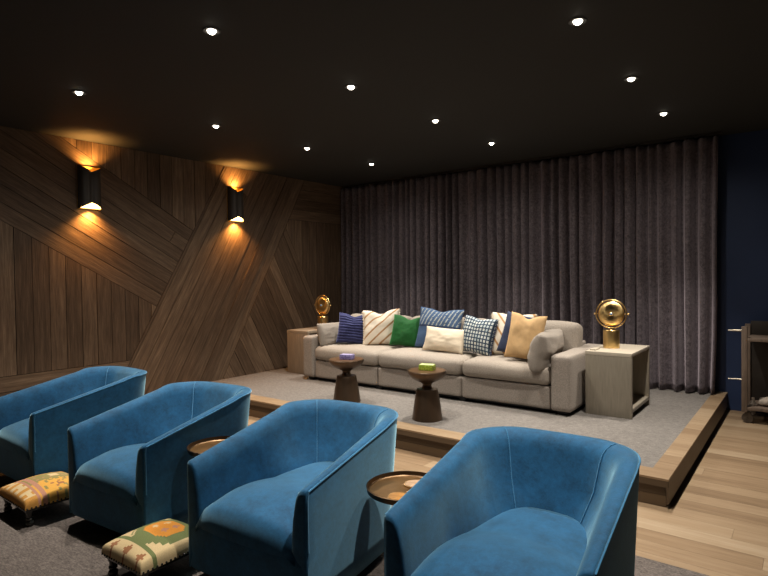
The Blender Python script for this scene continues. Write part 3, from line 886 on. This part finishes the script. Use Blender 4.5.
bolster('grumpled beige linen cushion slouched on the right sofa arm'.replace('grumpled', 'rumpled'), 3.735, 4.985, 0.66, 0.345, 0.23, -84, 13, 5, SEAT - 0.04)
pillow('navy pleated velvet pillow at the left end of the sofa', 1.375, 4.99, 0.375, 0.37, 0.15, 32, 14, 5, M['navy_velvet'], seed=1, chop=0.03, ribs=11)
pillow('cream pillow with tan stripes rising to the right, left half of the sofa', 1.745, 5.11, 0.44, 0.43, 0.15, 30, 16, -3, M['stripe_up'], seed=2, chop=0.05, fringe=M['cream'])
pillow('emerald green velvet pillow', 2.07, 5.13, 0.42, 0.365, 0.15, 14, 18, 4, M['green_velvet'], seed=3, chop=0.04)
pillow('denim blue pillow with white stitched upper half, behind the cream lumbar pillow', 2.47, 5.135, 0.53, 0.46, 0.16, 8, 16, 3, M['denim'], seed=4, chop=0.03)
pillow('small plain cream lumbar pillow before the denim pillow', 2.645, 4.975, 0.49, 0.265, 0.13, 4, 20, 3, M['cream'], seed=5, chop=0.0)
pillow('blue and white checked pillow right of the cream lumbar pillow', 2.985, 5.035, 0.40, 0.385, 0.14, -6, 16, 5, M['check'], seed=6, chop=0.02, fringe=M['navy_cloth'])
pillow('cream pillow with tan stripes falling to the right, right half of the sofa', 3.355, 5.11, 0.45, 0.44, 0.15, 12, 17, 2, M['stripe_down'], seed=7, chop=0.02, fringe=M['cream'])
pillow('dark navy pillow squeezed behind the camel pillow', 3.435, 4.985, 0.35, 0.41, 0.12, 4, 14, 12, M['navy_cloth'], seed=8)
pillow('camel tan pillow by the right sofa arm', 3.575, 4.87, 0.34, 0.44, 0.13, 10, 14, 7, M['camel'], seed=9, chop=0.04)

# ------------------------------------------------------------------ end tables beside the sofa
def end_table(label, x0, x1, y0, y1, body, top):
    t = thing('end_table', label, 'side table', ((x0 + x1) / 2, (y0 + y1) / 2, PL - 0.002), 0, 'open cube end tables beside the sofa')
    hx, hy = (x1 - x0) / 2, (y1 - y0) / 2; h = 0.555
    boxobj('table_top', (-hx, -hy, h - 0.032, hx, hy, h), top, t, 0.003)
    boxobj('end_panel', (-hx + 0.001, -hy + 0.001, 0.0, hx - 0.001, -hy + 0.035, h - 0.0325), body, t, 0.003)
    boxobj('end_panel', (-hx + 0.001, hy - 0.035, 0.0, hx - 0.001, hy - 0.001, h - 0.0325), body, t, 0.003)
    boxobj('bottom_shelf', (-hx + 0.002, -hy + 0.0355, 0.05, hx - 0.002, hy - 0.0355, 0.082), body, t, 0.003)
    return t
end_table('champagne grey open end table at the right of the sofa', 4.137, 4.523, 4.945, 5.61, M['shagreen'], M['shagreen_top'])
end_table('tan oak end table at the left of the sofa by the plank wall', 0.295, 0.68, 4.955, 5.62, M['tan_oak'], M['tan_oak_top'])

def table_lamp(label, x, y, z, s, rz):
    t = thing('table_lamp', label, 'lamp', (x, y, z), rz, 'brass gimbal lamps on the end tables')
    bm = bmesh.new(); lathe(bm, [(0, 0), (0.074, 0), (0.076, 0.003), (0.076, 0.172), (0.073, 0.176), (0, 0.176)], 44)
    link('base', bm, M['brass'], t, auto=30)
    bm = bmesh.new(); lathe(bm, [(0, 0.175), (0.016, 0.175), (0.012, 0.181), (0.009, 0.187), (0.009, 0.200), (0, 0.200)], 20)
    link('stem', bm, M['brass'], t, auto=30)
    zc, RR = 0.333, 0.138
    bm = bmesh.new(); tube(bm, [(RR * math.cos(2 * PI * i / 56), 0, zc + RR * math.sin(2 * PI * i / 56)) for i in range(56)], 0.0065, 10, closed=True)
    link('ring', bm, M['brass'], t, auto=0)
    # flared reflector, axis towards the room
    prof = [(0.0, -0.030), (0.012, -0.030), (0.020, -0.022), (0.045, -0.026), (0.090, -0.024), (0.116, -0.010), (0.122, 0.0), (0.117, 0.012), (0.085, 0.040), (0.045, 0.060), (0.0, 0.066)]
    bm = bmesh.new(); lathe(bm, prof, 56); xf(bm, Matrix.Translation((0, 0, zc)) @ Matrix.Rotation(R(-90), 4, 'X') )
    sh = link('reflector', bm, M['reflector'], t, auto=40)
    bm = bmesh.new(); bmesh.ops.create_uvsphere(bm, u_segments=18, v_segments=12, radius=0.013)
    xf(bm, Matrix.Translation((0, -0.034, zc))); k_ = link('lens', bm, M['blue_glint'], sh); k_['label'] = 'painted bluish reflection at the centre of the reflector'  # blue ball modelled in place of a reflection in the dish
    for sg in (-1, 1):
        bm = bmesh.new(); tube(bm, [(sg * 0.119, 0, zc), (sg * 0.152, 0, zc)], 0.004, 10)
        q = bmesh.ops.create_uvsphere(bm, u_segments=12, v_segments=8, radius=0.010); bmesh.ops.translate(bm, verts=q['verts'], vec=(sg * 0.153, 0, zc))
        link('pivot_knob', bm, M['brass'], t)
    t.scale = (s, s, s)
    return t
k = NT('brushed_brass_dish'); k.set(Metallic=1.0, Roughness=0.30, Anisotropic=0.85); k.color((0.92, 0.64, 0.27))
tg = k.n('ShaderNodeTangent', direction_type='RADIAL', axis='Y'); k.l(tg.outputs[0], k.b.inputs['Tangent']); M['reflector'] = k.m
M['blue_glint'] = plain('blue_reflection', (0.10, 0.30, 0.55), 0.1)
table_lamp('brass lamp with a round dish in a ring, on the right end table', 4.272, 5.27, PL - 0.002 + 0.5552, 0.93, R(12))
table_lamp('brass lamp with a round dish in a ring, on the left end table', 0.655 - 0.07, 5.33, PL - 0.002 + 0.5552, 0.93, R(0))
tag(boxobj('flat_object', (4.16, 5.00, 0.7336, 4.21, 5.14, 0.745), M['shagreen_top'], None, 0.004), 'small flat pale object on the right end table by the sofa arm', 'remote')  # flat pale slab, its use is not known

# ------------------------------------------------------------------ pedestal tables with boxes
def pedestal(label, x, y, s=1.0):
    t = thing('pedestal_table', label, 'coffee table', (x, y, PL - 0.002), 0, 'turned bronze pedestal tables in front of the sofa')
    bm = bmesh.new()
    lathe(bm, [(0, 0), (0.130, 0), (0.132, 0.004), (0.124, 0.05), (0.112, 0.13), (0.100, 0.20), (0.092, 0.238), (0.088, 0.246), (0.06, 0.250), (0, 0.250)], 56)
    link('base', bm, M['bronze'], t, auto=30)
    bm = bmesh.new()
    lathe(bm, [(0, 0.249), (0.050, 0.249), (0.041, 0.262), (0.038, 0.275), (0.042, 0.288), (0.055, 0.298), (0.09, 0.311), (0.13, 0.332), (0.156, 0.357), (0.167, 0.382), (0.168, 0.393), (0.164, 0.3965), (0, 0.3965)], 56)
    b = link('bowl', bm, M['bronze'], t, auto=30)
    bm = bmesh.new(); lathe(bm, [(0, 0.3966), (0.160, 0.3966), (0.160, 0.399), (0, 0.399)], 56)
    tp = link('table_top', bm, M['bronze_top'], t, auto=30)
    t.scale = (1.05 * s, 1.05 * s, 1.06)
    return t
pedestal('bronze pedestal table with the lilac box, left of the pair', 2.065, 4.115)
pedestal('bronze pedestal table with the lime green box, right of the pair', 3.09, 4.00, 0.96)
def small_box(nm, label, x, y, rz, side, top):
    t = thing(nm, label, 'box', (x, y, PL - 0.002 + 0.399 * 1.06 + 0.0006), rz, 'small patterned boxes on the pedestal tables')
    boxobj('box_body', (-0.064, -0.042, 0, 0.064, 0.042, 0.044), side, t, 0.004)
    boxobj('box_lid', (-0.061, -0.039, 0.0442, 0.061, 0.039, 0.049), top, t, 0.002)
small_box('small_box', 'small lilac patterned box on the left pedestal table', 2.09, 4.10, R(18), M['lilac_box'], M['lilac_top'])
small_box('small_box', 'small lime green patterned box on the right pedestal table', 3.095, 4.00, R(12), M['lime_box'], M['lime_top'])

# ------------------------------------------------------------------ bar cart
ct = thing('bar_cart', 'dark weathered bar cart by the navy wall at the right edge', 'cart', (5.205, 6.10, 0), 0)
CW, CD = 0.85, 0.40
for xa in (0, CW - 0.045):
    for ya in (0, CD - 0.045):
        boxobj('post', (xa, ya, 0.105, xa + 0.045, ya + 0.045, 0.90), M['cart_wood'], ct, 0.004)
boxobj('shelf', (0.046, 0.003, 0.765, CW - 0.046, CD - 0.003, 0.795), M['cart_wood'], ct, 0.004)
boxobj('shelf', (0.046, 0.003, 0.125, CW - 0.046, CD - 0.003, 0.155), M['cart_wood'], ct, 0.004)
boxobj('gallery_panel', (0.046, CD - 0.025, 0.796, CW - 0.046, CD - 0.005, 0.93), M['cart_dark'], ct, 0.003)
boxobj('back_panel', (0.046, CD - 0.022, 0.156, CW - 0.046, CD - 0.010, 0.764), M['cart_dark'], ct, 0.002)
for z, r in ((0.862, 0.011), (0.405, 0.008)):
    bm = bmesh.new()
    tube(bm, [(0.0, 0.022, z), (-0.05, 0.022, z), (-0.108, 0.022, z - 0.004)], lambda q: r * (1.0 - 0.35 * q), 12)
    h_ = link('handle', bm, M['dull_metal'], ct); h_['label'] = 'pale metal rod at the end of the cart'
for xa in (0.045, CW - 0.045):
    for ya in (0.045, CD - 0.045):
        bm = bmesh.new(); box(bm, xa - 0.02, ya - 0.016, 0.072, xa + 0.02, ya + 0.016, 0.106, 0.003)
        box(bm, xa - 0.008, ya - 0.020, 0.045, xa + 0.008, ya - 0.016, 0.08); box(bm, xa - 0.008, ya + 0.016, 0.045, xa + 0.008, ya + 0.020, 0.08)
        cs = link('caster_fork', bm, M['caster'], ct)
        bm = bmesh.new(); lathe(bm, [(0.006, -0.012), (0.018, -0.010), (0.030, -0.012), (0.044, -0.012), (0.047, -0.008), (0.047, 0.008), (0.044, 0.012), (0.030, 0.012), (0.018, 0.010), (0.006, 0.012), (0.006, -0.012)], 28)
        xf(bm, Matrix.Translation((xa + 0.0, ya, 0.047)) @ Matrix.Rotation(R(90), 4, 'X'))
        link('wheel', bm, M['caster'], cs)
# pale bits on the lower shelf
bm = bmesh.new(); lathe(bm, [(0, 0), (0.030, 0), (0.034, 0.01), (0.020, 0.04), (0.012, 0.05), (0.012, 0.075), (0, 0.078)], 20)
tag(link('stopper', bm, M['pale_thing'], loc=(5.29, 6.21, 0.1555)), 'small pale cone shaped object on the lower shelf of the cart', 'ornament')
bm = soft_box(-0.10, -0.06, 0, 0.10, 0.06, 0.05, 0.02, crown=0.01, seed=77, wr=0.02)
tag(link('folded_cloth', bm, M['pale_thing'], auto=0, loc=(5.43, 6.25, 0.172)), 'pale crumpled cloth on the lower shelf of the cart', 'cloth')

# ------------------------------------------------------------------ view
sc = bpy.context.scene
w = bpy.data.worlds.new('world'); sc.world = w; w.use_nodes = True
w.node_tree.nodes['Background'].inputs[0].default_value = (0, 0, 0, 1)
sc.view_settings.view_transform = 'Standard'; sc.view_settings.look = 'None'
sc.view_settings.gamma = 1; sc.view_settings.use_curve_mapping = False
sc.view_settings.exposure = 0.08
